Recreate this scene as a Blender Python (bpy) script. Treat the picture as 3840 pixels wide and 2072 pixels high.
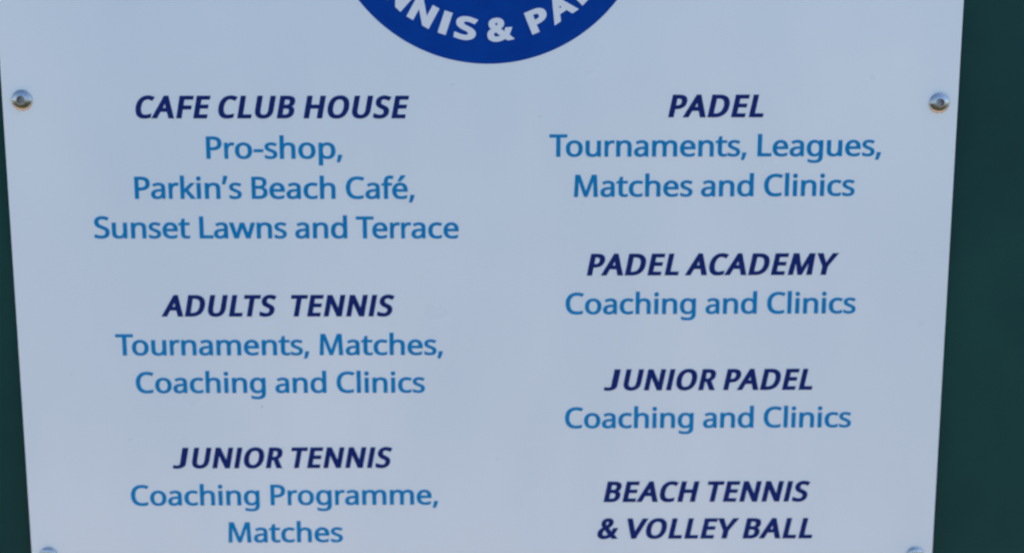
"""White club notice board bolted to a dark green painted board, close up."""
import bpy, bmesh, math, json
from mathutils import Vector
from mathutils.geometry import delaunay_2d_cdt

# ------------------------------------------------------------------ scene
scene = bpy.context.scene
COL = scene.collection
for o in list(bpy.data.objects):
    bpy.data.objects.remove(o)

# camera
cam_data = bpy.data.cameras.new("camera")
cam = bpy.data.objects.new("camera", cam_data)
COL.objects.link(cam)
cam_data.sensor_fit = 'HORIZONTAL'
cam_data.sensor_width = 36.0
cam_data.lens = 36.0 * 4000.0 / 3840.0
cam_data.clip_start = 0.02
cam_data.clip_end = 3000.0
cam.location = (0.0, -1.01723, 1.55)
cam.rotation_euler = (math.radians(90.0 - 7.9524), 0.0, 0.0)
cam_data.dof.use_dof = True
cam_data.dof.focus_distance = 0.80
scene.camera = cam
# fstop is unitless: opening = lens / fstop
cam_data.dof.aperture_fstop = cam_data.lens / 6.9

# sky and sun: the sun comes from the right, a little behind the board, so its face is in open shade
SUN_EL, SUN_AZ = 58.0, 86.0          # azimuth from +Y towards +X
world = bpy.data.worlds.new("World")
scene.world = world
world.use_nodes = True
wn = world.node_tree
sky = wn.nodes.new('ShaderNodeTexSky')
sky.sky_type = 'NISHITA'
sky.sun_disc = False
sky.sun_elevation = math.radians(SUN_EL)
sky.sun_rotation = math.radians(SUN_AZ)
sky.dust_density = 0.3
sky.ozone_density = 4.0
bg = wn.nodes['Background']
bg.inputs['Strength'].default_value = 0.148
wn.links.new(sky.outputs[0], bg.inputs['Color'])

sun_data = bpy.data.lights.new("sun", 'SUN')
sun_data.energy = 4.2
sun_data.angle = math.radians(0.5)
sun_data.color = (1.0, 0.94, 0.86)
sun = bpy.data.objects.new("sun", sun_data)
COL.objects.link(sun)
sd = Vector((math.sin(math.radians(SUN_AZ)) * math.cos(math.radians(SUN_EL)),
             math.cos(math.radians(SUN_AZ)) * math.cos(math.radians(SUN_EL)),
             math.sin(math.radians(SUN_EL))))
sun.rotation_euler = (-sd).to_track_quat('-Z', 'Y').to_euler()
sun.location = sd * 20

scene.view_settings.view_transform = 'Standard'
scene.view_settings.look = 'None'
scene.view_settings.exposure = 0.97
scene.view_settings.gamma = 1.0
scene.view_settings.use_curve_mapping = False
scene.cycles.filter_width = 1.8


# ------------------------------------------------------------------ helpers
def mat(name, color, rough=0.5, metal=0.0, spec=0.5):
    m = bpy.data.materials.new(name)
    m.use_nodes = True
    b = m.node_tree.nodes['Principled BSDF']
    b.inputs['Base Color'].default_value = (*color, 1)
    b.inputs['Roughness'].default_value = rough
    b.inputs['Metallic'].default_value = metal
    b.inputs['Specular IOR Level'].default_value = spec
    return m, m.node_tree, b


def noise(nt, scale, detail=4.0, rough=0.5, stretch=(1, 1, 1)):
    tc = nt.nodes.new('ShaderNodeTexCoord')
    mp = nt.nodes.new('ShaderNodeMapping')
    mp.inputs['Scale'].default_value = stretch
    n = nt.nodes.new('ShaderNodeTexNoise')
    n.inputs['Scale'].default_value = scale
    n.inputs['Detail'].default_value = detail
    n.inputs['Roughness'].default_value = rough
    nt.links.new(tc.outputs['Object'], mp.inputs['Vector'])
    nt.links.new(mp.outputs[0], n.inputs['Vector'])
    return n


def remap(nt, sock, lo, hi):
    r = nt.nodes.new('ShaderNodeMapRange')
    r.interpolation_type = 'SMOOTHSTEP'
    r.inputs['From Min'].default_value = 0.22
    r.inputs['From Max'].default_value = 0.78
    r.inputs['To Min'].default_value = lo
    r.inputs['To Max'].default_value = hi
    nt.links.new(sock, r.inputs['Value'])
    return r.outputs[0]


def mixcol(nt, fac, a, b):
    m = nt.nodes.new('ShaderNodeMix')
    m.data_type = 'RGBA'
    m.inputs['A'].default_value = (*a, 1)
    m.inputs['B'].default_value = (*b, 1)
    nt.links.new(fac, m.inputs['Factor'])
    return m.outputs['Result']


def bump(nt, bsdf, sock, strength, dist):
    b = nt.nodes.new('ShaderNodeBump')
    b.inputs['Strength'].default_value = strength
    b.inputs['Distance'].default_value = dist
    nt.links.new(sock, b.inputs['Height'])
    nt.links.new(b.outputs[0], bsdf.inputs['Normal'])


def link(name, mesh, material, parent=None, smooth=False):
    o = bpy.data.objects.new(name, mesh)
    if material:
        mesh.materials.append(material)
    COL.objects.link(o)
    if parent:
        o.parent = parent
    if smooth:
        for p in mesh.polygons:
            p.use_smooth = True
    return o


def box(name, lo, hi, material, parent=None, bevel=0.0, segs=3):
    bm = bmesh.new()
    bmesh.ops.create_cube(bm, size=1.0)
    for v in bm.verts:
        v.co = Vector([lo[i] + (v.co[i] + 0.5) * (hi[i] - lo[i]) for i in range(3)])
    if bevel:
        bmesh.ops.bevel(bm, geom=bm.edges[:], offset=bevel, segments=segs, affect='EDGES', profile=0.5)
    me = bpy.data.meshes.new(name)
    bm.to_mesh(me)
    bm.free()
    return link(name, me, material, parent)


# ------------------------------------------------------------------ materials
# white coated sheet: slightly uneven gloss, faint grime plus upright reflections painted in
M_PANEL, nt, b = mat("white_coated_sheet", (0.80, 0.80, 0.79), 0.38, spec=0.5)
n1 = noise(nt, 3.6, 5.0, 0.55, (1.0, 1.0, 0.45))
n2 = noise(nt, 420.0, 2.0)
grime_sheen = mixcol(nt, remap(nt, n1.outputs['Fac'], 0, 1), (0.720, 0.760, 0.765), (0.835, 0.835, 0.815))
# small specks of dirt on the coating: (x, z, radius) in metres
for sx, sz, sr in ((-0.2450, 1.2793, 0.0011), (-0.0560, 1.5895, 0.0008), (0.0265, 1.5600, 0.0008), (0.3870, 1.4310, 0.0007),
                   (-0.4300, 1.3120, 0.0008), (-0.0150, 1.2260, 0.0007)):
    tc = nt.nodes.new('ShaderNodeTexCoord')
    ds = nt.nodes.new('ShaderNodeVectorMath')
    ds.operation = 'DISTANCE'
    ds.inputs[1].default_value = (sx, 0.0, sz)
    nt.links.new(tc.outputs['Object'], ds.inputs[0])
    rg = nt.nodes.new('ShaderNodeMapRange')
    rg.inputs['From Min'].default_value = sr * 0.4
    rg.inputs['From Max'].default_value = sr
    rg.inputs['To Min'].default_value = 0.5
    rg.inputs['To Max'].default_value = 0.0
    nt.links.new(ds.outputs['Value'], rg.inputs['Value'])
    mx = nt.nodes.new('ShaderNodeMix')
    mx.data_type = 'RGBA'
    mx.inputs['B'].default_value = (0.13, 0.17, 0.24, 1)
    nt.links.new(rg.outputs[0], mx.inputs['Factor'])
    nt.links.new(grime_sheen, mx.inputs['A'])
    grime_sheen = mx.outputs['Result']
nt.links.new(grime_sheen, b.inputs['Base Color'])
n3 = noise(nt, 9.0, 4.0)
nt.links.new(remap(nt, n3.outputs['Fac'], 0.26, 0.40), b.inputs['Roughness'])
bump(nt, b, n2.outputs['Fac'], 0.05, 0.0004)


def print_ink(name, a, c, rough=0.5):
    m, nt, b = mat(name, a, rough, spec=0.06)
    n = noise(nt, 38.0, 4.0, 0.6)
    nt.links.new(mixcol(nt, remap(nt, n.outputs['Fac'], 0, 1), a, c), b.inputs['Base Color'])
    return m


M_NAVY = print_ink("navy_print", (0.009, 0.021, 0.128), (0.011, 0.027, 0.158))
M_BLUE = print_ink("mid_blue_print", (0.003, 0.205, 0.44), (0.005, 0.235, 0.49))
M_DISC = print_ink("royal_blue_print", (0.0006, 0.042, 0.265), (0.0008, 0.052, 0.305))
M_WHITE = print_ink("white_print", (0.76, 0.77, 0.78), (0.80, 0.80, 0.80))

M_GREEN, nt, b = mat("dark_green_paint", (0.010, 0.054, 0.048), 0.5, spec=0.12)
n1 = noise(nt, 5.0, 5.0, 0.6)
nt.links.new(mixcol(nt, remap(nt, n1.outputs['Fac'], 0, 1), (0.0075, 0.044, 0.040), (0.0120, 0.062, 0.050)), b.inputs['Base Color'])
n2 = noise(nt, 60.0, 4.0, 0.6, (1, 1, 0.06))
bump(nt, b, n2.outputs['Fac'], 0.12, 0.001)

M_STEEL, nt, b = mat("stainless_steel", (0.42, 0.415, 0.41), 0.3, metal=1.0)
n1 = noise(nt, 300.0, 3.0)
nt.links.new(remap(nt, n1.outputs['Fac'], 0.20, 0.36), b.inputs['Roughness'])
M_SOCKET, nt, b = mat("darker_steel", (0.26, 0.255, 0.25), 0.5, metal=1.0)  # a darker, rougher steel for the socket
n1 = noise(nt, 500.0, 3.0)
nt.links.new(remap(nt, n1.outputs['Fac'], 0.4, 0.6), b.inputs['Roughness'])

M_PATH, nt, b = mat("sandy_paving", (0.50, 0.33, 0.20), 0.9, spec=0.2)
n1 = noise(nt, 2.5, 8.0, 0.6)
nt.links.new(mixcol(nt, remap(nt, n1.outputs['Fac'], 0, 1), (0.56, 0.36, 0.225), (0.66, 0.44, 0.29)), b.inputs['Base Color'])
M_GRASS, nt, b = mat("mown_grass", (0.045, 0.075, 0.02), 0.95, spec=0.1)
n1 = noise(nt, 4.0, 8.0, 0.7)
nt.links.new(mixcol(nt, remap(nt, n1.outputs['Fac'], 0, 1), (0.016, 0.024, 0.008), (0.030, 0.040, 0.014)), b.inputs['Base Color'])

# ------------------------------------------------------------------ the setting
def sheet(name, x0, y0, x1, y1, z, m):
    me = bpy.data.meshes.new(name)
    me.from_pydata([(x0, y0, z), (x1, y0, z), (x1, y1, z), (x0, y1, z)], [], [(0, 1, 2, 3)])
    o = link(name, me, m)
    o["kind"] = "structure"
    return o


sheet("ground", -600.0, -600.0, 600.0, 600.0, 0.0, M_GRASS)
sheet("path", -30.0, -1.25, 30.0, 1.5, 0.004, M_PATH)  # unseen strip, width and warm tone chosen to bounce light onto the sign

# the sign face lies in the plane y = 0; the green board stands behind a narrow gap
GAP, THICK = 0.010, 0.004
BOARD_Y = THICK + GAP
board = box("painted_board", (-1.05, BOARD_Y, 0.0), (1.0, BOARD_Y + 0.05, 2.35), M_GREEN, None, 0.003)
board["label"] = "dark green painted board standing behind the white sheet sign"
board["category"] = "board"

# ------------------------------------------------------------------ the sign
sign = bpy.data.objects.new("notice_sign", None)
sign.empty_display_size = 0.1
SX, SZ = -0.030, 0.90
sign.location = (SX, 0.0, SZ)
COL.objects.link(sign)
sign["label"] = "white sheet sign with blue club lettering bolted to the green board"
sign["category"] = "sign"


def settle(o):
    """parent to the sign, keeping world coordinates in the mesh"""
    o.parent = sign
    o.location = (-SX, 0.0, -SZ)
    return o


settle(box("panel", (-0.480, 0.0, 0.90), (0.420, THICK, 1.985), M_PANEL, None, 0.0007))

# ------------------------------------------------------------------ lettering
GLYPH_DATA = """{"A":[639,[[[0,0],[279,717],[360,717],[638,0],[545,0],[459,221],[176,221],[91,0]],[[206,301],[432,301],[352,517],[350,524],[346,533],[342,546],[337,560]
,[333,575],[328,590],[324,603],[321,615],[318,624],[313,603],[308,583],[302,563],[296,545],[291,530],[287,517]]]],"B":[650,[[[97,0],[97,714],[301,714],[352,712]
,[398,708],[438,700],[473,689],[504,675],[533,651],[555,620],[568,582],[572,537],[568,497],[556,463],[537,432],[510,408],[477,390],[436,379],[436,374],[465,368]
,[492,359],[518,348],[540,334],[559,316],[575,294],[587,268],[594,238],[596,203],[592,157],[579,117],[559,82],[529,53],[493,30],[451,13],[402,3],[348,0]
],[[187,410],[319,410],[374,413],[416,423],[445,439],[464,462],[475,491],[479,527],[474,563],[461,591],[438,611],[414,623],[384,631],[347,635],[305,637]
,[187,637]],[[187,76],[331,76],[375,78],[412,85],[441,97],[463,113],[484,140],[496,173],[500,210],[496,245],[483,275],[462,301],[438,316],[408,326],[370,333]
,[324,335],[187,335]]]],"C":[632,[[[389,-10],[337,-7],[289,1],[246,15],[207,35],[173,60],[143,89],[118,124],[98,163],[82,206],[70,253],[63,304],[61,358]
,[63,410],[71,460],[83,506],[101,549],[123,587],[149,622],[181,652],[217,678],[258,698],[302,712],[351,721],[404,724],[448,722],[490,717],[529,709],[566,697]
,[601,682],[565,606],[542,616],[518,625],[492,633],[464,640],[434,644],[403,645],[349,640],[300,626],[258,602],[222,568],[198,535],[180,497],[167,455],[159,408]
,[156,357],[158,306],[166,259],[178,217],[195,180],[217,147],[252,113],[294,88],[344,74],[402,69],[433,70],[462,73],[491,77],[519,83],[546,89],[573,97]
,[573,19],[546,10],[519,3],[490,-3],[460,-7],[427,-9]]]],"D":[730,[[[97,0],[97,714],[317,714],[369,712],[418,704],[463,692],[504,674],[541,652],[574,625]
,[602,593],[626,557],[645,515],[658,470],[666,419],[669,364],[666,306],[658,253],[644,205],[625,162],[601,124],[570,92],[536,64],[496,41],[453,23],[405,10]
,[353,3],[296,0]],[[187,77],[284,77],[352,81],[411,95],[461,117],[501,148],[533,188],[556,237],[569,294],[574,361],[571,415],[563,463],[549,505],[529,541]
,[504,570],[473,594],[438,613],[398,626],[353,634],[304,637],[187,637]]]],"E":[556,[[[97,0],[97,714],[496,714],[496,635],[187,635],[187,412],[478,412],[478,334]
,[187,334],[187,79],[496,79],[496,0]]]],"F":[519,[[[97,0],[97,714],[496,714],[496,635],[187,635],[187,382],[477,382],[477,303],[187,303],[187,0]]]],"H":[741,[[[97,0]
,[97,714],[187,714],[187,412],[553,412],[553,714],[643,714],[643,0],[553,0],[553,333],[187,333],[187,0]]]],"I":[339,[[[40,0],[40,52],[124,71],[124,642]
,[40,662],[40,714],[298,714],[298,662],[214,642],[214,71],[298,52],[298,0]]]],"J":[273,[[[-4,-190],[-19,-190],[-33,-188],[-46,-186],[-58,-184],[-68,-181]
,[-78,-177],[-78,-101],[-67,-104],[-56,-106],[-44,-108],[-32,-110],[-19,-111],[-6,-111],[10,-110],[26,-107],[41,-101],[56,-93],[68,-81],[78,-66],[86,-47]
,[90,-24],[92,4],[92,714],[182,714],[182,11],[179,-37],[169,-79],[153,-113],[131,-141],[103,-162],[72,-178],[36,-187]]]],"L":[524,[[[97,0],[97,714],[187,714]
,[187,80],[499,80],[499,0]]]],"M":[907,[[[97,0],[97,714],[230,714],[450,129],[454,129],[678,714],[810,714],[810,0],[721,0],[721,439],[721,474],[722,508]
,[723,542],[725,574],[727,602],[728,625],[724,625],[486,0],[412,0],[177,626],[173,626],[175,603],[177,575],[178,543],[179,507],[180,471],[180,433],[180,0]
]]],"N":[760,[[[97,0],[97,714],[201,714],[582,123],[586,123],[584,171],[581,241],[580,266],[579,289],[579,311],[579,714],[663,714],[663,0],[558,0],[176,593]
,[172,593],[174,568],[176,539],[178,506],[179,471],[180,435],[180,399],[180,0]]]],"O":[781,[[[391,-10],[338,-7],[289,1],[246,16],[206,36],[172,61],[142,91]
,[117,126],[97,165],[81,208],[70,255],[63,305],[61,359],[63,412],[70,462],[81,508],[97,551],[117,590],[142,624],[172,654],[206,679],[246,699],[290,714]
,[338,722],[392,725],[443,722],[491,714],[533,699],[572,680],[606,654],[636,625],[662,590],[683,552],[699,508],[711,462],[718,412],[720,358],[718,304],[711,254]
,[699,208],[683,165],[662,126],[636,91],[606,61],[572,36],[533,16],[490,1],[443,-7]],[[391,68],[448,73],[496,87],[537,112],[569,145],[589,179],[605,217]
,[616,259],[623,306],[625,358],[623,410],[616,457],[605,499],[589,537],[569,569],[537,603],[497,627],[448,641],[392,646],[335,641],[287,627],[246,603],[213,569]
,[193,537],[177,499],[165,457],[158,410],[156,358],[158,306],[165,259],[177,217],[192,179],[213,145],[245,112],[286,87],[335,73]]]],"P":[605,[[[97,0],[97,714]
,[286,714],[339,712],[386,705],[427,694],[461,679],[490,659],[518,629],[538,593],[550,551],[554,504],[551,465],[542,429],[528,393],[506,361],[476,333],[439,310]
,[404,296],[365,286],[320,280],[269,278],[187,278],[187,0]],[[187,355],[259,355],[307,357],[348,363],[383,374],[411,388],[439,415],[455,452],[461,500],[456,542]
,[441,576],[417,603],[392,618],[360,628],[322,635],[278,637],[187,637]]]],"R":[622,[[[97,0],[97,714],[294,714],[344,712],[389,706],[429,696],[462,682],[490,664]
,[518,635],[538,600],[550,559],[554,511],[552,475],[545,443],[533,416],[518,392],[500,372],[479,356],[457,342],[435,330],[411,320],[607,0],[502,0],[329,295]
,[187,295],[187,0]],[[187,371],[294,371],[347,375],[389,386],[421,406],[443,432],[457,466],[461,507],[456,549],[442,582],[419,607],[386,623],[343,633],[289,636]
,[187,636]]]],"S":[549,[[[247,-10],[208,-9],[171,-6],[136,-1],[104,6],[76,14],[51,24],[51,110],[77,100],[107,90],[141,81],[177,74],[213,69],[251,68],[300,71]
,[340,82],[372,99],[394,122],[407,150],[412,183],[410,205],[405,225],[397,242],[385,258],[367,272],[346,286],[318,300],[284,315],[244,330],[201,347],[164,367]
,[133,388],[107,411],[86,437],[72,468],[63,503],[60,542],[63,578],[73,611],[89,640],[111,664],[138,685],[170,702],[206,714],[245,722],[288,724],[326,723]
,[362,719],[396,713],[428,705],[457,695],[485,684],[457,607],[432,617],[405,626],[376,634],[347,640],[317,644],[286,645],[245,642],[211,632],[185,617],[166,595]
,[155,570],[151,541],[153,518],[158,498],[166,481],[178,466],[194,451],[215,438],[240,425],[271,411],[307,397],[347,381],[382,365],[414,347],[440,329],[462,307]
,[479,284],[492,257],[500,226],[502,191],[498,146],[485,106],[463,72],[433,43],[396,20],[352,3],[303,-7]]]],"T":[556,[[[233,0],[233,635],[10,635],[10,714]
,[545,714],[545,635],[323,635],[323,0]]]],"U":[731,[[[362,-10],[311,-7],[266,2],[225,16],[190,36],[159,62],[134,93],[115,128],[101,166],[93,208],[90,254]
,[90,714],[180,714],[180,251],[183,210],[192,174],[206,142],[226,116],[253,95],[285,80],[323,71],[367,68],[412,71],[451,81],[482,97],[508,119],[527,147]
,[540,178],[548,213],[551,252],[551,714],[640,714],[640,252],[638,216],[633,182],[623,149],[610,119],[586,82],[556,50],[519,25],[486,9],[449,-1],[407,-8]
]]],"V":[600,[[[255,0],[0,714],[94,714],[255,256],[265,227],[274,200],[282,174],[289,148],[295,124],[300,100],[305,124],[311,148],[318,174],[326,201],[335,229]
,[345,258],[505,714],[600,714],[345,0]]]],"Y":[566,[[[238,0],[238,273],[0,714],[98,714],[283,363],[469,714],[566,714],[328,277],[328,0]]]],"&":[732,[[[278,-10]
,[229,-7],[186,3],[147,19],[114,41],[87,69],[68,103],[57,142],[53,186],[58,234],[71,275],[94,310],[117,332],[143,354],[173,376],[207,396],[186,421],[166,446]
,[147,473],[132,502],[123,534],[120,569],[126,615],[142,653],[170,684],[196,702],[228,715],[264,722],[304,725],[354,721],[396,707],[431,684],[456,654],[472,616]
,[477,571],[472,531],[459,495],[437,464],[407,436],[373,409],[334,384],[527,198],[543,220],[557,244],[569,270],[580,297],[589,326],[597,357],[686,357],[674,315]
,[661,276],[646,238],[628,203],[608,171],[584,142],[730,0],[611,0],[524,84],[491,58],[456,35],[419,16],[388,5],[355,-4],[318,-8]],[[280,436],[316,458],[344,480]
,[364,501],[379,522],[387,545],[390,571],[387,594],[379,613],[366,630],[348,643],[326,650],[301,653],[275,651],[252,643],[233,631],[218,614],[209,594],[206,570]
,[208,547],[214,524],[225,504],[240,482],[258,460]],[[281,68],[322,70],[358,77],[391,89],[420,104],[446,121],[468,139],[260,341],[227,320],[198,298],[176,276]
,[159,252],[148,223],[145,189],[149,155],[161,125],[182,101],[209,83],[242,72]]]],"a":[561,[[[215,-10],[169,-6],[129,7],[94,29],[67,59],[51,99],[46,149]
,[50,187],[62,220],[81,248],[109,273],[145,292],[189,306],[242,316],[303,320],[394,323],[394,355],[391,395],[381,426],[365,448],[343,462],[316,471],[283,474]
,[255,473],[229,468],[203,462],[178,453],[155,443],[132,433],[105,499],[130,511],[157,522],[188,532],[220,539],[254,543],[288,545],[334,542],[373,534],[406,521]
,[433,502],[454,477],[468,446],[477,409],[480,365],[480,0],[416,0],[399,76],[395,76],[371,49],[347,28],[322,11],[293,-1],[257,-8]],[[235,61],[278,65],[315,78]
,[348,99],[373,128],[388,167],[393,214],[393,262],[314,259],[268,255],[229,249],[199,240],[176,227],[154,206],[141,179],[137,148],[140,121],[149,99],[165,82]
,[185,70],[208,63]]]],"b":[615,[[[339,-10],[300,-7],[265,0],[236,13],[211,29],[190,48],[173,68],[166,68],[148,0],[85,0],[85,760],[173,760],[173,575],[173,553]
,[172,532],[172,512],[170,493],[169,478],[168,465],[173,465],[190,486],[211,505],[236,522],[265,535],[300,542],[339,545],[387,541],[429,528],[467,506],[500,476]
,[521,445],[538,409],[550,367],[558,320],[560,268],[558,216],[550,168],[538,127],[521,91],[499,60],[466,29],[429,7],[386,-6]],[[326,63],[370,69],[406,87]
,[433,116],[449,145],[460,181],[467,222],[469,269],[463,342],[446,399],[417,440],[376,464],[324,472],[273,467],[234,450],[206,423],[192,395],[181,360],[175,319]
,[173,271],[173,267],[175,220],[181,180],[191,145],[205,115],[233,86],[274,69]]]],"c":[480,[[[300,-10],[254,-7],[212,3],[174,19],[139,42],[110,72],[87,109]
,[73,142],[63,178],[57,220],[55,265],[57,312],[63,355],[74,393],[88,426],[113,464],[142,494],[178,517],[217,533],[260,543],[306,546],[333,545],[359,542]
,[385,537],[409,531],[429,525],[447,517],[420,444],[403,450],[384,456],[364,461],[343,465],[323,468],[304,469],[247,461],[203,437],[171,396],[152,339],[146,266]
,[148,220],[156,180],[168,146],[184,117],[214,89],[253,72],[299,66],[327,67],[353,70],[376,75],[398,81],[419,89],[438,97],[438,19],[419,10],[400,3],[379,-2]
,[355,-7],[329,-9]]]],"d":[615,[[[275,-10],[228,-6],[185,7],[148,29],[115,59],[93,90],[77,126],[65,168],[57,215],[55,267],[57,320],[65,367],[77,408],[94,445]
,[115,476],[148,506],[186,528],[228,542],[276,546],[315,543],[349,536],[378,523],[402,507],[424,488],[442,467],[448,467],[445,505],[443,521],[442,535],[442,546]
,[442,760],[530,760],[530,0],[459,0],[446,72],[442,72],[424,50],[403,31],[378,14],[349,1],[314,-7]],[[289,63],[340,68],[380,84],[408,109],[424,136],[434,168]
,[441,206],[443,250],[443,266],[441,313],[435,354],[424,390],[410,420],[382,449],[341,467],[288,473],[245,467],[209,448],[182,416],[166,386],[155,350],[148,310]
,[146,265],[148,220],[155,180],[166,145],[182,116],[209,87],[245,69]]]],"e":[564,[[[313,-10],[276,-8],[241,-2],[209,7],[178,21],[142,45],[112,76],[88,113]
,[73,146],[63,182],[57,221],[55,264],[57,306],[62,346],[72,382],[85,415],[107,454],[135,486],[168,512],[205,531],[247,542],[292,546],[336,543],[375,533]
,[411,516],[441,493],[466,465],[487,431],[501,393],[510,351],[513,304],[513,251],[146,251],[150,208],[159,171],[173,139],[193,113],[226,86],[268,70],[317,65]
,[350,66],[380,69],[407,75],[434,82],[461,91],[489,102],[489,25],[462,14],[435,5],[408,-2],[380,-6],[348,-9]],[[148,321],[421,321],[417,363],[407,400],[390,431]
,[365,455],[332,469],[291,474],[252,470],[219,456],[192,433],[170,403],[156,365]]]],"f":[344,[[[109,0],[109,468],[15,468],[15,509],[109,539],[109,570],[112,618]
,[120,659],[135,693],[155,720],[180,739],[210,754],[244,762],[283,765],[304,764],[323,763],[342,760],[358,756],[373,752],[387,747],[364,678],[353,681],[340,685]
,[327,688],[313,691],[299,692],[284,693],[257,690],[235,680],[218,664],[207,640],[199,609],[197,571],[197,536],[332,536],[332,468],[197,468],[197,0]]]]
,"g":[615,[[[290,-240],[234,-238],[183,-232],[137,-221],[97,-206],[97,-125],[130,-140],[167,-152],[206,-160],[249,-165],[295,-167],[338,-163],[374,-149]
,[404,-127],[425,-96],[439,-59],[443,-16],[443,5],[443,14],[443,26],[444,39],[445,53],[445,63],[446,71],[442,71],[411,36],[373,10],[328,-5],[276,-10],[227,-5]
,[183,8],[146,31],[113,63],[92,95],[76,131],[64,171],[57,217],[55,267],[57,316],[64,361],[76,402],[92,438],[113,471],[146,504],[183,527],[226,541],[275,546]
,[309,544],[341,537],[371,526],[397,510],[422,490],[443,465],[448,465],[460,536],[530,536],[530,-9],[526,-63],[515,-110],[497,-149],[471,-182],[438,-207]
,[397,-226],[347,-236]],[[289,62],[338,67],[377,81],[407,106],[423,131],[435,162],[442,201],[444,246],[444,267],[442,318],[434,361],[423,397],[406,424]
,[376,451],[336,467],[287,472],[246,466],[211,448],[183,419],[167,389],[155,354],[148,313],[146,266],[148,219],[155,179],[167,144],[182,115],[211,85],[246,68]
]]],"h":[618,[[[85,0],[85,760],[173,760],[173,537],[172,511],[171,486],[168,462],[174,462],[193,487],[217,508],[245,524],[275,536],[307,543],[341,545],[387,542]
,[427,533],[460,519],[488,498],[509,472],[525,438],[534,397],[537,349],[537,0],[450,0],[450,343],[442,399],[420,440],[382,464],[330,472],[276,466],[235,450]
,[206,422],[192,394],[181,360],[175,321],[173,277],[173,0]]]],"i":[258,[[[130,625],[116,627],[104,631],[93,639],[85,650],[80,664],[78,681],[80,699],[85,713]
,[93,723],[104,731],[116,736],[130,737],[143,736],[155,731],[166,723],[174,713],[179,699],[181,681],[179,664],[174,650],[166,639],[155,631],[143,627]],[[85,0]
,[85,536],[173,536],[173,0]]]],"k":[534,[[[85,0],[85,760],[172,760],[172,363],[172,351],[172,337],[171,321],[170,304],[169,289],[168,276],[172,276],[190,299]
,[214,330],[222,339],[230,348],[236,355],[407,536],[510,536],[293,307],[525,0],[419,0],[233,250],[172,197],[172,0]]]],"l":[258,[[[85,0],[85,760],[173,760]
,[173,0]]]],"m":[935,[[[85,0],[85,536],[156,536],[169,463],[174,463],[193,489],[215,509],[242,526],[270,537],[301,544],[332,546],[389,540],[436,524],[471,495]
,[496,456],[501,456],[521,484],[546,507],[575,524],[606,536],[639,544],[673,546],[716,543],[753,534],[784,520],[809,500],[829,473],[843,439],[851,397],[854,349]
,[854,0],[767,0],[767,345],[760,401],[740,440],[706,464],[658,472],[611,467],[574,452],[546,427],[532,402],[521,372],[515,336],[513,296],[513,0],[426,0]
,[426,345],[419,401],[399,440],[364,464],[316,472],[268,466],[230,450],[204,422],[190,394],[181,361],[175,322],[173,278],[173,0]]]],"n":[618,[[[85,0],[85,536]
,[156,536],[169,463],[174,463],[194,489],[218,509],[246,526],[277,537],[310,544],[343,546],[388,543],[427,534],[461,520],[488,500],[509,473],[525,439],[534,397]
,[537,349],[537,0],[450,0],[450,343],[442,399],[420,440],[382,464],[330,472],[277,466],[236,450],[207,422],[192,394],[182,361],[175,322],[173,278],[173,0]
]]],"o":[605,[[[301,-10],[255,-6],[213,4],[175,22],[140,48],[111,79],[87,117],[73,150],[63,187],[57,226],[55,269],[58,320],[66,366],[79,407],[98,443],[122,474]
,[159,506],[201,528],[250,542],[304,546],[351,542],[394,532],[432,513],[467,489],[496,457],[520,420],[533,387],[543,351],[549,312],[551,269],[548,218],[540,172]
,[527,131],[508,95],[484,63],[447,31],[404,8],[356,-5]],[[303,63],[352,69],[392,88],[422,119],[439,149],[450,184],[458,224],[460,269],[458,314],[451,354]
,[439,388],[422,418],[392,448],[352,466],[302,472],[252,466],[213,448],[183,418],[167,388],[155,354],[148,314],[146,269],[148,224],[155,184],[167,149],[184,119]
,[213,88],[253,69]]]],"p":[615,[[[85,-240],[85,536],[157,536],[169,463],[173,463],[191,485],[212,505],[236,522],[265,535],[300,543],[340,546],[387,542]
,[429,529],[467,507],[500,477],[521,447],[538,411],[550,369],[558,322],[560,269],[558,217],[550,170],[538,128],[521,92],[500,61],[467,30],[429,8],[387,-6]
,[339,-10],[300,-7],[266,0],[237,14],[211,30],[190,48],[173,68],[167,68],[168,56],[170,41],[171,25],[172,8],[173,-7],[173,-20],[173,-240]],[[326,63],[357,66]
,[384,75],[406,90],[426,110],[441,135],[454,164],[462,196],[467,232],[469,270],[467,314],[460,353],[449,387],[433,417],[406,448],[369,466],[324,472],[275,467]
,[236,452],[209,426],[194,400],[183,368],[176,330],[173,286],[173,269],[175,222],[181,181],[191,146],[205,117],[233,87],[274,69]]]],"r":[413,[[[85,0],[85,536]
,[157,536],[167,438],[171,438],[190,466],[212,491],[238,514],[267,532],[299,542],[335,546],[345,546],[356,545],[368,545],[379,543],[389,542],[398,540],[387,459]
,[378,461],[369,463],[359,464],[348,465],[339,466],[329,466],[302,464],[277,456],[252,444],[230,427],[210,406],[194,381],[183,352],[175,321],[173,286],[173,0]
]]],"s":[479,[[[220,-10],[184,-9],[152,-6],[123,-1],[98,6],[74,14],[52,24],[52,104],[75,94],[101,84],[129,75],[160,67],[191,62],[222,61],[263,63],[295,71]
,[319,83],[336,98],[346,118],[349,140],[348,153],[344,165],[338,176],[329,187],[316,197],[299,208],[277,219],[250,231],[217,244],[184,257],[154,271],[128,284]
,[105,298],[86,314],[71,332],[60,352],[53,376],[51,404],[57,446],[76,481],[107,509],[136,525],[171,537],[209,544],[252,546],[284,545],[314,542],[343,536]
,[371,529],[398,520],[423,510],[393,440],[370,449],[346,457],[322,464],[297,470],[272,473],[246,474],[213,472],[185,466],[164,456],[148,443],[138,428],[135,409]
,[136,395],[141,383],[148,372],[159,361],[173,351],[192,342],[214,331],[241,319],[273,307],[305,294],[334,281],[360,267],[382,253],[400,237],[415,219],[426,199]
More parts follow.
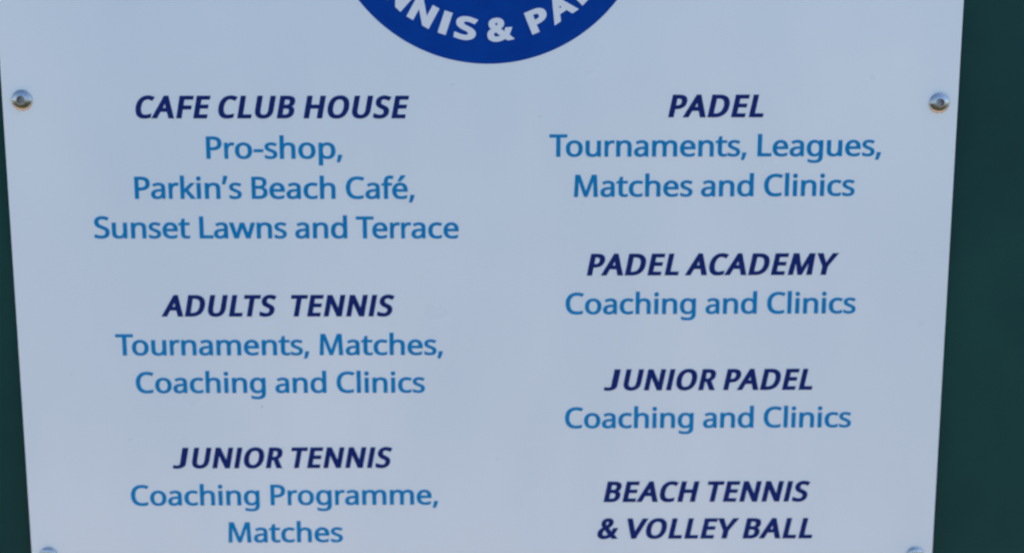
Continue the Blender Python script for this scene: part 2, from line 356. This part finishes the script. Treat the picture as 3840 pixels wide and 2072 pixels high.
,[432,175],[434,148],[428,100],[408,61],[376,30],[345,13],[308,0],[267,-7]]]],"t":[361,[[[249,-10],[222,-8],[196,-4],[172,4],[149,17],[130,33],[114,55]
,[102,82],[94,116],[92,156],[92,468],[16,468],[16,510],[93,545],[128,659],[180,659],[180,536],[335,536],[335,468],[180,468],[180,158],[183,128],[190,104]
,[204,86],[221,72],[241,65],[264,62],[277,62],[291,64],[305,66],[318,68],[329,70],[339,73],[339,6],[328,2],[315,-2],[299,-5],[282,-8],[265,-10]]]],"u":[618,[[[274,-10]
,[229,-7],[189,2],[156,16],[128,36],[107,63],[91,97],[82,137],[79,185],[79,536],[168,536],[168,191],[175,135],[198,95],[235,71],[287,63],[340,69],[381,85]
,[411,113],[426,141],[436,174],[443,213],[445,257],[445,536],[533,536],[533,0],[461,0],[448,71],[444,71],[424,46],[400,25],[372,9],[341,-1],[308,-8]]]]
,"v":[508,[[[203,0],[0,536],[94,536],[208,220],[213,205],[219,188],[225,171],[231,153],[236,136],[241,119],[245,104],[249,90],[251,78],[255,78],[258,90]
,[262,104],[266,120],[272,137],[277,154],[283,172],[300,220],[414,536],[508,536],[304,0]]]],"w":[786,[[[158,1],[11,537],[102,537],[176,251],[183,222],[190,193]
,[197,164],[203,136],[208,112],[211,91],[215,91],[225,133],[228,150],[233,167],[237,186],[242,203],[246,220],[251,235],[346,537],[442,537],[534,235],[541,212]
,[548,187],[555,161],[562,136],[567,113],[570,92],[574,92],[577,111],[581,134],[587,161],[595,191],[602,221],[610,251],[685,537],[775,537],[626,1],[523,1]
,[431,303],[423,330],[415,357],[408,383],[394,445],[390,445],[387,428],[382,408],[377,383],[370,357],[363,330],[354,302],[258,1]]]],",":[268,[[[41,-129]
,[50,-90],[60,-48],[70,-4],[78,40],[86,80],[91,116],[185,116],[192,105],[182,69],[170,30],[155,-11],[138,-53],[122,-92],[106,-129]]]],"-":[322,[[[40,229]
,[40,307],[282,307],[282,229]]]]}"""
GLYPHS = json.loads(GLYPH_DATA)
GLYPHS['I'] = [339, [[[124, 0], [124, 714], [214, 714], [214, 0]]]]


def shifted(contours, dx, dy):
    return [[[x + dx, y + dy] for x, y in c] for c in contours]


GLYPHS["'"] = [268, shifted(GLYPHS[','][1], 0, 640)]
GLYPHS['é'] = [GLYPHS['e'][0], GLYPHS['e'][1] + [[[238, 605], [330, 770], [440, 770], [440, 758], [303, 605]]]]
_j = GLYPHS['J'][1]
_lo = min(p[1] for c in _j for p in c)
GLYPHS['J'] = [GLYPHS['J'][0], [[[p[0], -10 + (p[1] - _lo) * 724 / (714 - _lo)] for p in c] for c in _j]]

REG = dict(A=612, B=542, C=580, D=666, E=492, F=487, H=652, I=239, J=370, L=472, M=804, N=658, O=689, P=532, R=538,
           S=493, T=497, U=647, V=558, Y=541, a=482, b=569, c=448, d=564, e=501, f=292, g=559, h=555, i=234, k=469,
           l=236, m=834, n=555, o=549, p=569, r=327, s=396, t=331, u=551, v=481, w=736)
REG.update({',': 207, '-': 307, "'": 209, ' ': 212, 'é': 501})
BOLD = dict(A=642, B=590, C=578, D=682, E=518, F=510, H=690, I=284, J=412, L=498, M=850, N=692, O=716, P=566, R=574,
            S=520, T=525, U=676, V=622, Y=600)
BOLD.update({'&': 672, ' ': 202})
KERN_REG = {'To': -62, 'Te': -62, 'Pa': -18, 'ro': -6, 'rk': 4, "n'": -8, "'s": -18, 'La': -4, 'fé': -12, 'p,': -8}
KERN_BOLD = {'PA': -56, 'LT': -58, 'CA': -8, 'AF': 4, 'AC': -22, 'AD': -4, 'MY': -14, 'VO': -26, 'LL': 0, 'EY': -12,
             'JU': 10, 'LE': 0, 'DE': 4, 'OR': 0, 'HO': -2, 'TE': 4, 'BA': -8, 'AL': 2}


def area(c):
    return 0.5 * sum(c[i - 1][0] * c[i][1] - c[i][0] * c[i - 1][1] for i in range(len(c)))


def embolden(contours, dx, dy):
    """grow an outline outward by dx / dy with mitred corners"""
    big = max(contours, key=lambda c: abs(area(c)))
    sgn = 1.0 if area(big) > 0 else -1.0
    out = []
    for c in contours:
        pts = [c[i] for i in range(len(c)) if math.hypot(c[i][0] - c[i - 1][0], c[i][1] - c[i - 1][1]) > 0.6]
        n = len(pts)
        res = []
        for i in range(n):
            p, q, r = pts[i - 1], pts[i], pts[(i + 1) % n]
            n1 = ((q[1] - p[1]), -(q[0] - p[0]))
            n2 = ((r[1] - q[1]), -(r[0] - q[0]))
            l1, l2 = math.hypot(*n1), math.hypot(*n2)
            n1 = (sgn * n1[0] / l1, sgn * n1[1] / l1)
            n2 = (sgn * n2[0] / l2, sgn * n2[1] / l2)
            d = max(0.45, 1.0 + n1[0] * n2[0] + n1[1] * n2[1])
            res.append([q[0] + dx * (n1[0] + n2[0]) / d, q[1] + dy * (n1[1] + n2[1]) / d])
        out.append(res)
    return out


def knots(y, ks):
    for (a, fa), (b, fb) in zip(ks, ks[1:]):
        if y <= b or (b, fb) == ks[-1]:
            return fa + (y - a) * (fb - fa) / (b - a)


def glyph(ch, style):
    """outline in 1/1000 em (cap height 674) and its advance"""
    adv0, cs = GLYPHS[ch]
    xs = [p[0] for c in cs for p in c]
    x0, x1 = min(xs), max(xs)
    if style == 'bold':
        adv = BOLD[ch]
        dx, dy = 43.0, 29.0
        side = (adv0 - (x1 - x0)) / adv0 * adv * 0.76
        if ch == 'I':
            side = adv - 158.0
        s = (adv - side - 2 * dx) / (x1 - x0)
        cs = [[[(p[0] - x0) * s, p[1]] for p in c] for c in cs]
        cs = embolden(cs, dx, dy)
        lsb = side * x0 / max(adv0 - (x1 - x0), 1.0) + dx
        cs = [[[p[0] + lsb, (p[1] + dy) * 674.0 / (714.0 + 2 * dy)] for p in c] for c in cs]
    else:
        adv = REG[ch]
        dx, dy = 22.0, 14.0
        s = adv / adv0
        cs = [[[p[0] * s, p[1]] for p in c] for c in cs]
        cs = embolden(cs, dx, dy)
        if ch.isupper():
            cs = [[[p[0], (p[1] + dy) * 674.0 / (714.0 + 2 * dy)] for p in c] for c in cs]
        else:
            ks = [(-240 - dy, -200), (-dy, 0), (536 + dy, 486), (765 + dy, 712)]
            cs = [[[p[0], knots(p[1], ks)] for p in c] for c in cs]
    if ch == 'M':                      # slightly splayed legs
        mid = adv / 2
        cs = [[[mid + (p[0] - mid) * (1.03 - 0.10 * p[1] / 674.0), p[1]] for p in c] for c in cs]
    return adv, cs


def winding(x, y, contours):
    w = 0
    for c in contours:
        for i in range(len(c)):
            (x0, y0), (x1, y1) = c[i - 1], c[i]
            if (y0 <= y) != (y1 <= y):
                s = (x1 - x0) * (y - y0) - (x - x0) * (y1 - y0)
                if y1 > y0 and s > 0:
                    w += 1
                elif y1 < y0 and s < 0:
                    w -= 1
    return w


def ink_mesh(name, groups, material, y_front, thick=0.00012):
    """groups of contours in metres (x, z), one group per letter -> a thin raised print facing -Y"""
    bm = bmesh.new()
    for contours in groups:
        pts, edges = [], []
        for c in contours:
            n0 = len(pts)
            pts += [Vector((p[0] * 1000.0, p[1] * 1000.0)) for p in c]
            edges += [(n0 + i, n0 + (i + 1) % len(c)) for i in range(len(c))]
        mm = [[(p[0] * 1000.0, p[1] * 1000.0) for p in c] for c in contours]
        vs, es, fs, _, _, _ = delaunay_2d_cdt(pts, edges, [], 0, 1e-4)
        keep = [f for f in fs if winding(sum(vs[i].x for i in f) / 3, sum(vs[i].y for i in f) / 3, mm) != 0]
        used = sorted({i for f in keep for i in f})
        front = {i: bm.verts.new((vs[i].x / 1000.0, y_front, vs[i].y / 1000.0)) for i in used}
        back = {i: bm.verts.new((vs[i].x / 1000.0, y_front + thick, vs[i].y / 1000.0)) for i in used}
        count = {}
        for f in keep:
            area2 = (vs[f[1]] - vs[f[0]]).cross(vs[f[2]] - vs[f[0]])
            f = f if area2 > 0 else f[::-1]
            bm.faces.new([front[i] for i in f])
            for i in range(3):
                count[(f[i], f[(i + 1) % 3])] = 1
        for (i, j) in count:
            if (j, i) not in count:
                bm.faces.new((front[j], front[i], back[i], back[j]))
    me = bpy.data.meshes.new(name)
    bm.to_mesh(me)
    bm.free()
    return link(name, me, material)


def text_line(name, text, style, x0, x1, zc, em_z, slope, material, label):
    """one printed line whose ink spans x0..x1 (mm); baseline zc (mm) at its middle"""
    pen, cs = 0.0, []
    kern = KERN_BOLD if style == 'bold' else KERN_REG
    table = BOLD if style == 'bold' else REG
    sh = 0.194 if style == 'bold' else 0.0
    for i, ch in enumerate(text):
        if i:
            pen += kern.get(text[i - 1] + ch, 0)
        if ch == ' ':
            pen += table[' ']
            continue
        adv, g = glyph(ch, style)
        cs.append([[[p[0] + pen + sh * p[1], p[1]] for p in c] for c in g])
        pen += adv
    xs = [p[0] for g in cs for c in g for p in c]
    a, b = min(xs), max(xs)
    k = (x1 - x0) / (b - a)
    out = []
    for g in cs:
        letter = []
        for c in g:
            r = []
            for p in c:
                x = x0 + (p[0] - a) * k
                z = zc + p[1] * em_z / 1000.0 + slope * (x - (x0 + x1) / 2)
                r.append([x / 1000.0, z / 1000.0])
            letter.append(r)
        out.append(letter)
    o = settle(ink_mesh(name, out, material, -0.00022))
    o["label"] = label
    return o


EMZ = 31.3                       # vertical size of the type, mm per em
LEFT = [("h", "CAFE CLUB HOUSE", -354.8, -96.7, 1558.2, 0.0), ("t", "Pro-shop,", -289.7, -160.8, 1520.3, 0.0),
        ("t", "Parkin's Beach Café,", -359.3, -92.8, 1482.4, 0.0), ("t", "Sunset Lawns and Terrace", -399.8, -50.9, 1444.6, 0.0),
        ("h", "ADULTS  TENNIS", -339.3, -113.2, 1368.8, 0.001), ("t", "Tournaments, Matches,", -385.1, -67.2, 1330.6, 0.0018),
        ("t", "Coaching and Clinics", -367.3, -85.1, 1293.1, 0.002), ("h", "JUNIOR TENNIS", -335.0, -117.6, 1217.1, 0.003),
        ("t", "Coaching Programme,", -377.7, -73.3, 1179.1, 0.004), ("t", "Matches", -282.8, -168.5, 1140.6, 0.004)]
RIGHT = [("h", "PADEL", 147.2, 237.2, 1559.2, 0.001), ("t", "Tournaments, Leagues,", 35.3, 349.6, 1522.5, 0.002),
         ("t", "Matches and Clinics", 59.0, 326.2, 1484.7, 0.004), ("h", "PADEL ACADEMY", 71.9, 314.0, 1409.1, 0.003),
         ("t", "Coaching and Clinics", 51.8, 332.2, 1371.4, 0.0036), ("h", "JUNIOR PADEL", 89.6, 293.5, 1295.9, 0.0036),
         ("t", "Coaching and Clinics", 52.0, 332.7, 1258.0, 0.004), ("h", "BEACH TENNIS", 90.7, 295.3, 1182.6, 0.003),
         ("h", "& VOLLEY BALL", 85.0, 299.3, 1144.5, 0.003)]
for col, rows in (("left", LEFT), ("right", RIGHT)):
    head = ""
    for kind, txt, x0, x1, z, sl in rows:
        shown = " ".join(txt.split())
        if kind == "h":
            head = shown
            text_line("heading", txt, 'bold', x0, x1, z, EMZ, sl, M_NAVY, "navy bold slanted heading reading " + shown)
        else:
            text_line("text_line", txt, 'reg', x0, x1, z, EMZ, sl, M_BLUE,
                      "mid blue line reading " + shown + " under the heading " + head)

# round emblem with white lettering round its lower rim
DX, DZ, DR = -22.5, 1761.8, 153.06
ring = [[(DX + DR * math.cos(2 * math.pi * i / 192)) / 1000, (DZ + DR * math.sin(2 * math.pi * i / 192)) / 1000] for i in range(192)]
emblem = settle(ink_mesh("emblem", [[ring]], M_DISC, -0.0002))
emblem["label"] = "round royal blue emblem with white lettering"
# (letter, angle of its middle from straight down in degrees, width in mm)
RIM = [("T", -66.0, 19.0), ("E", -55.0, 17.5), ("N", -42.6, 23.5), ("N", -29.6, 23.5), ("I", -19.0, 7.8), ("S", -9.7, 20.2),
       ("&", 5.3, 24.6), ("P", 22.4, 19.5), ("A", 33.6, 24.8), ("D", 46.0, 21.5), ("E", 56.8, 17.5), ("L", 66.4, 17.0)]
CAP, RB = 21.2, 132.8
rim = []
for ch, ang, wid in RIM:
    cs = GLYPHS[ch][1]
    xs = [p[0] for c in cs for p in c]
    u = CAP / (714.0 + 2 * 52)
    dx, dy = (82.0, 52.0) if ch not in "&A" else (68.0, 52.0)
    s = (wid / u - 2 * dx) / (max(xs) - min(xs))
    xm = (max(xs) + min(xs)) / 2
    cs = embolden([[[(p[0] - xm) * s, p[1]] for p in c] for c in cs], dx, dy)
    th = math.radians(ang)
    letter = []
    for c in cs:
        r = []
        for p in c:
            x, y = p[0] * u, (p[1] + dy) * u
            rad = RB - y
            r.append([(DX + rad * math.sin(th) + x * math.cos(th)) / 1000, (DZ - rad * math.cos(th) + x * math.sin(th)) / 1000])
        letter.append(r)
    rim.append(letter)
o = settle(ink_mesh("rim_lettering", rim, M_WHITE, -0.00036))
o.parent = emblem
o.location = (0, 0, 0)

# ------------------------------------------------------------------ bolts
def bolt_mesh(R=0.0095, H=0.0034, hexr=0.0040):
    """domed button head with a hexagon hole, axis along -Y, base at y=0, shank to +Y"""
    bm = bmesh.new()
    N = 48
    prof = [(R, 0.0), (R, -0.0007)]
    for k in range(1, 11):
        a = math.radians(8 + 62 * k / 10)
        prof.append((R * math.cos(a) / math.cos(math.radians(8)), -0.0007 - (H - 0.0007) * (math.sin(a) - math.sin(math.radians(8))) / (math.sin(math.radians(70)) - math.sin(math.radians(8)))))
    rings = []
    for r, y in prof:
        rings.append([bm.verts.new((r * math.cos(2 * math.pi * i / N), y, r * math.sin(2 * math.pi * i / N))) for i in range(N)])

    def hexpt(i, rr):
        a = 2 * math.pi * i / N
        m = (a % (math.pi / 3)) - math.pi / 6
        d = rr * math.cos(math.pi / 6) / math.cos(m)
        return d * math.cos(a), d * math.sin(a)
    rings.append([bm.verts.new((x, -H - 0.00005, z)) for x, z in (hexpt(i, hexr * 1.04) for i in range(N))])
    rings.append([bm.verts.new((x, -H + 0.0002, z)) for x, z in (hexpt(i, hexr) for i in range(N))])
    for a, b2 in zip(rings, rings[1:]):
        for i in range(N):
            bm.faces.new((a[i], a[(i + 1) % N], b2[(i + 1) % N], b2[i]))
    # shank through the sheet into the board
    s0 = [bm.verts.new((0.004 * math.cos(2 * math.pi * i / 16), 0.0, 0.004 * math.sin(2 * math.pi * i / 16))) for i in range(16)]
    s1 = [bm.verts.new((v.co.x, BOARD_Y + 0.004, v.co.z)) for v in s0]
    for i in range(16):
        bm.faces.new((s0[i], s0[(i + 1) % 16], s1[(i + 1) % 16], s1[i]))
    bmesh.ops.recalc_face_normals(bm, faces=bm.faces[:])
    me = bpy.data.meshes.new("bolt")
    bm.to_mesh(me)
    bm.free()
    # hexagon hole
    bm = bmesh.new()
    a = [bm.verts.new((hexpt(i, hexr)[0], -H + 0.0002, hexpt(i, hexr)[1])) for i in range(N)]
    c = [bm.verts.new((hexpt(i, hexr)[0], -0.0015, hexpt(i, hexr)[1])) for i in range(N)]
    for i in range(N):
        bm.faces.new((a[i], c[i], c[(i + 1) % N], a[(i + 1) % N]))
    bm.faces.new(c[::-1])
    bmesh.ops.recalc_face_normals(bm, faces=bm.faces[:])
    ms = bpy.data.meshes.new("socket")
    bm.to_mesh(ms)
    bm.free()
    return me, ms


me, ms = bolt_mesh()
bolt = link("bolt", me, M_STEEL, None, True)
socket = link("socket", ms, M_SOCKET, bolt)
spots = [(-461.1, 1575.2, 10, 1.02), (402.2, 1572.7, 37, 1.0), (-462.9, 1126.7, 52, 0.95), (402.6, 1127.0, 21, 0.95)]
for i, (x, z, turn, sc) in enumerate(spots):
    if i == 0:
        o, s = bolt, socket
    else:
        o = bolt.copy()
        COL.objects.link(o)
        s = socket.copy()
        COL.objects.link(s)
        s.parent = o
    o.parent = sign
    o.location = (x / 1000.0 - SX, 0.0, z / 1000.0 - SZ)
    o.rotation_euler = (0, math.radians(turn), 0)
    o.scale = (sc, 1, sc)
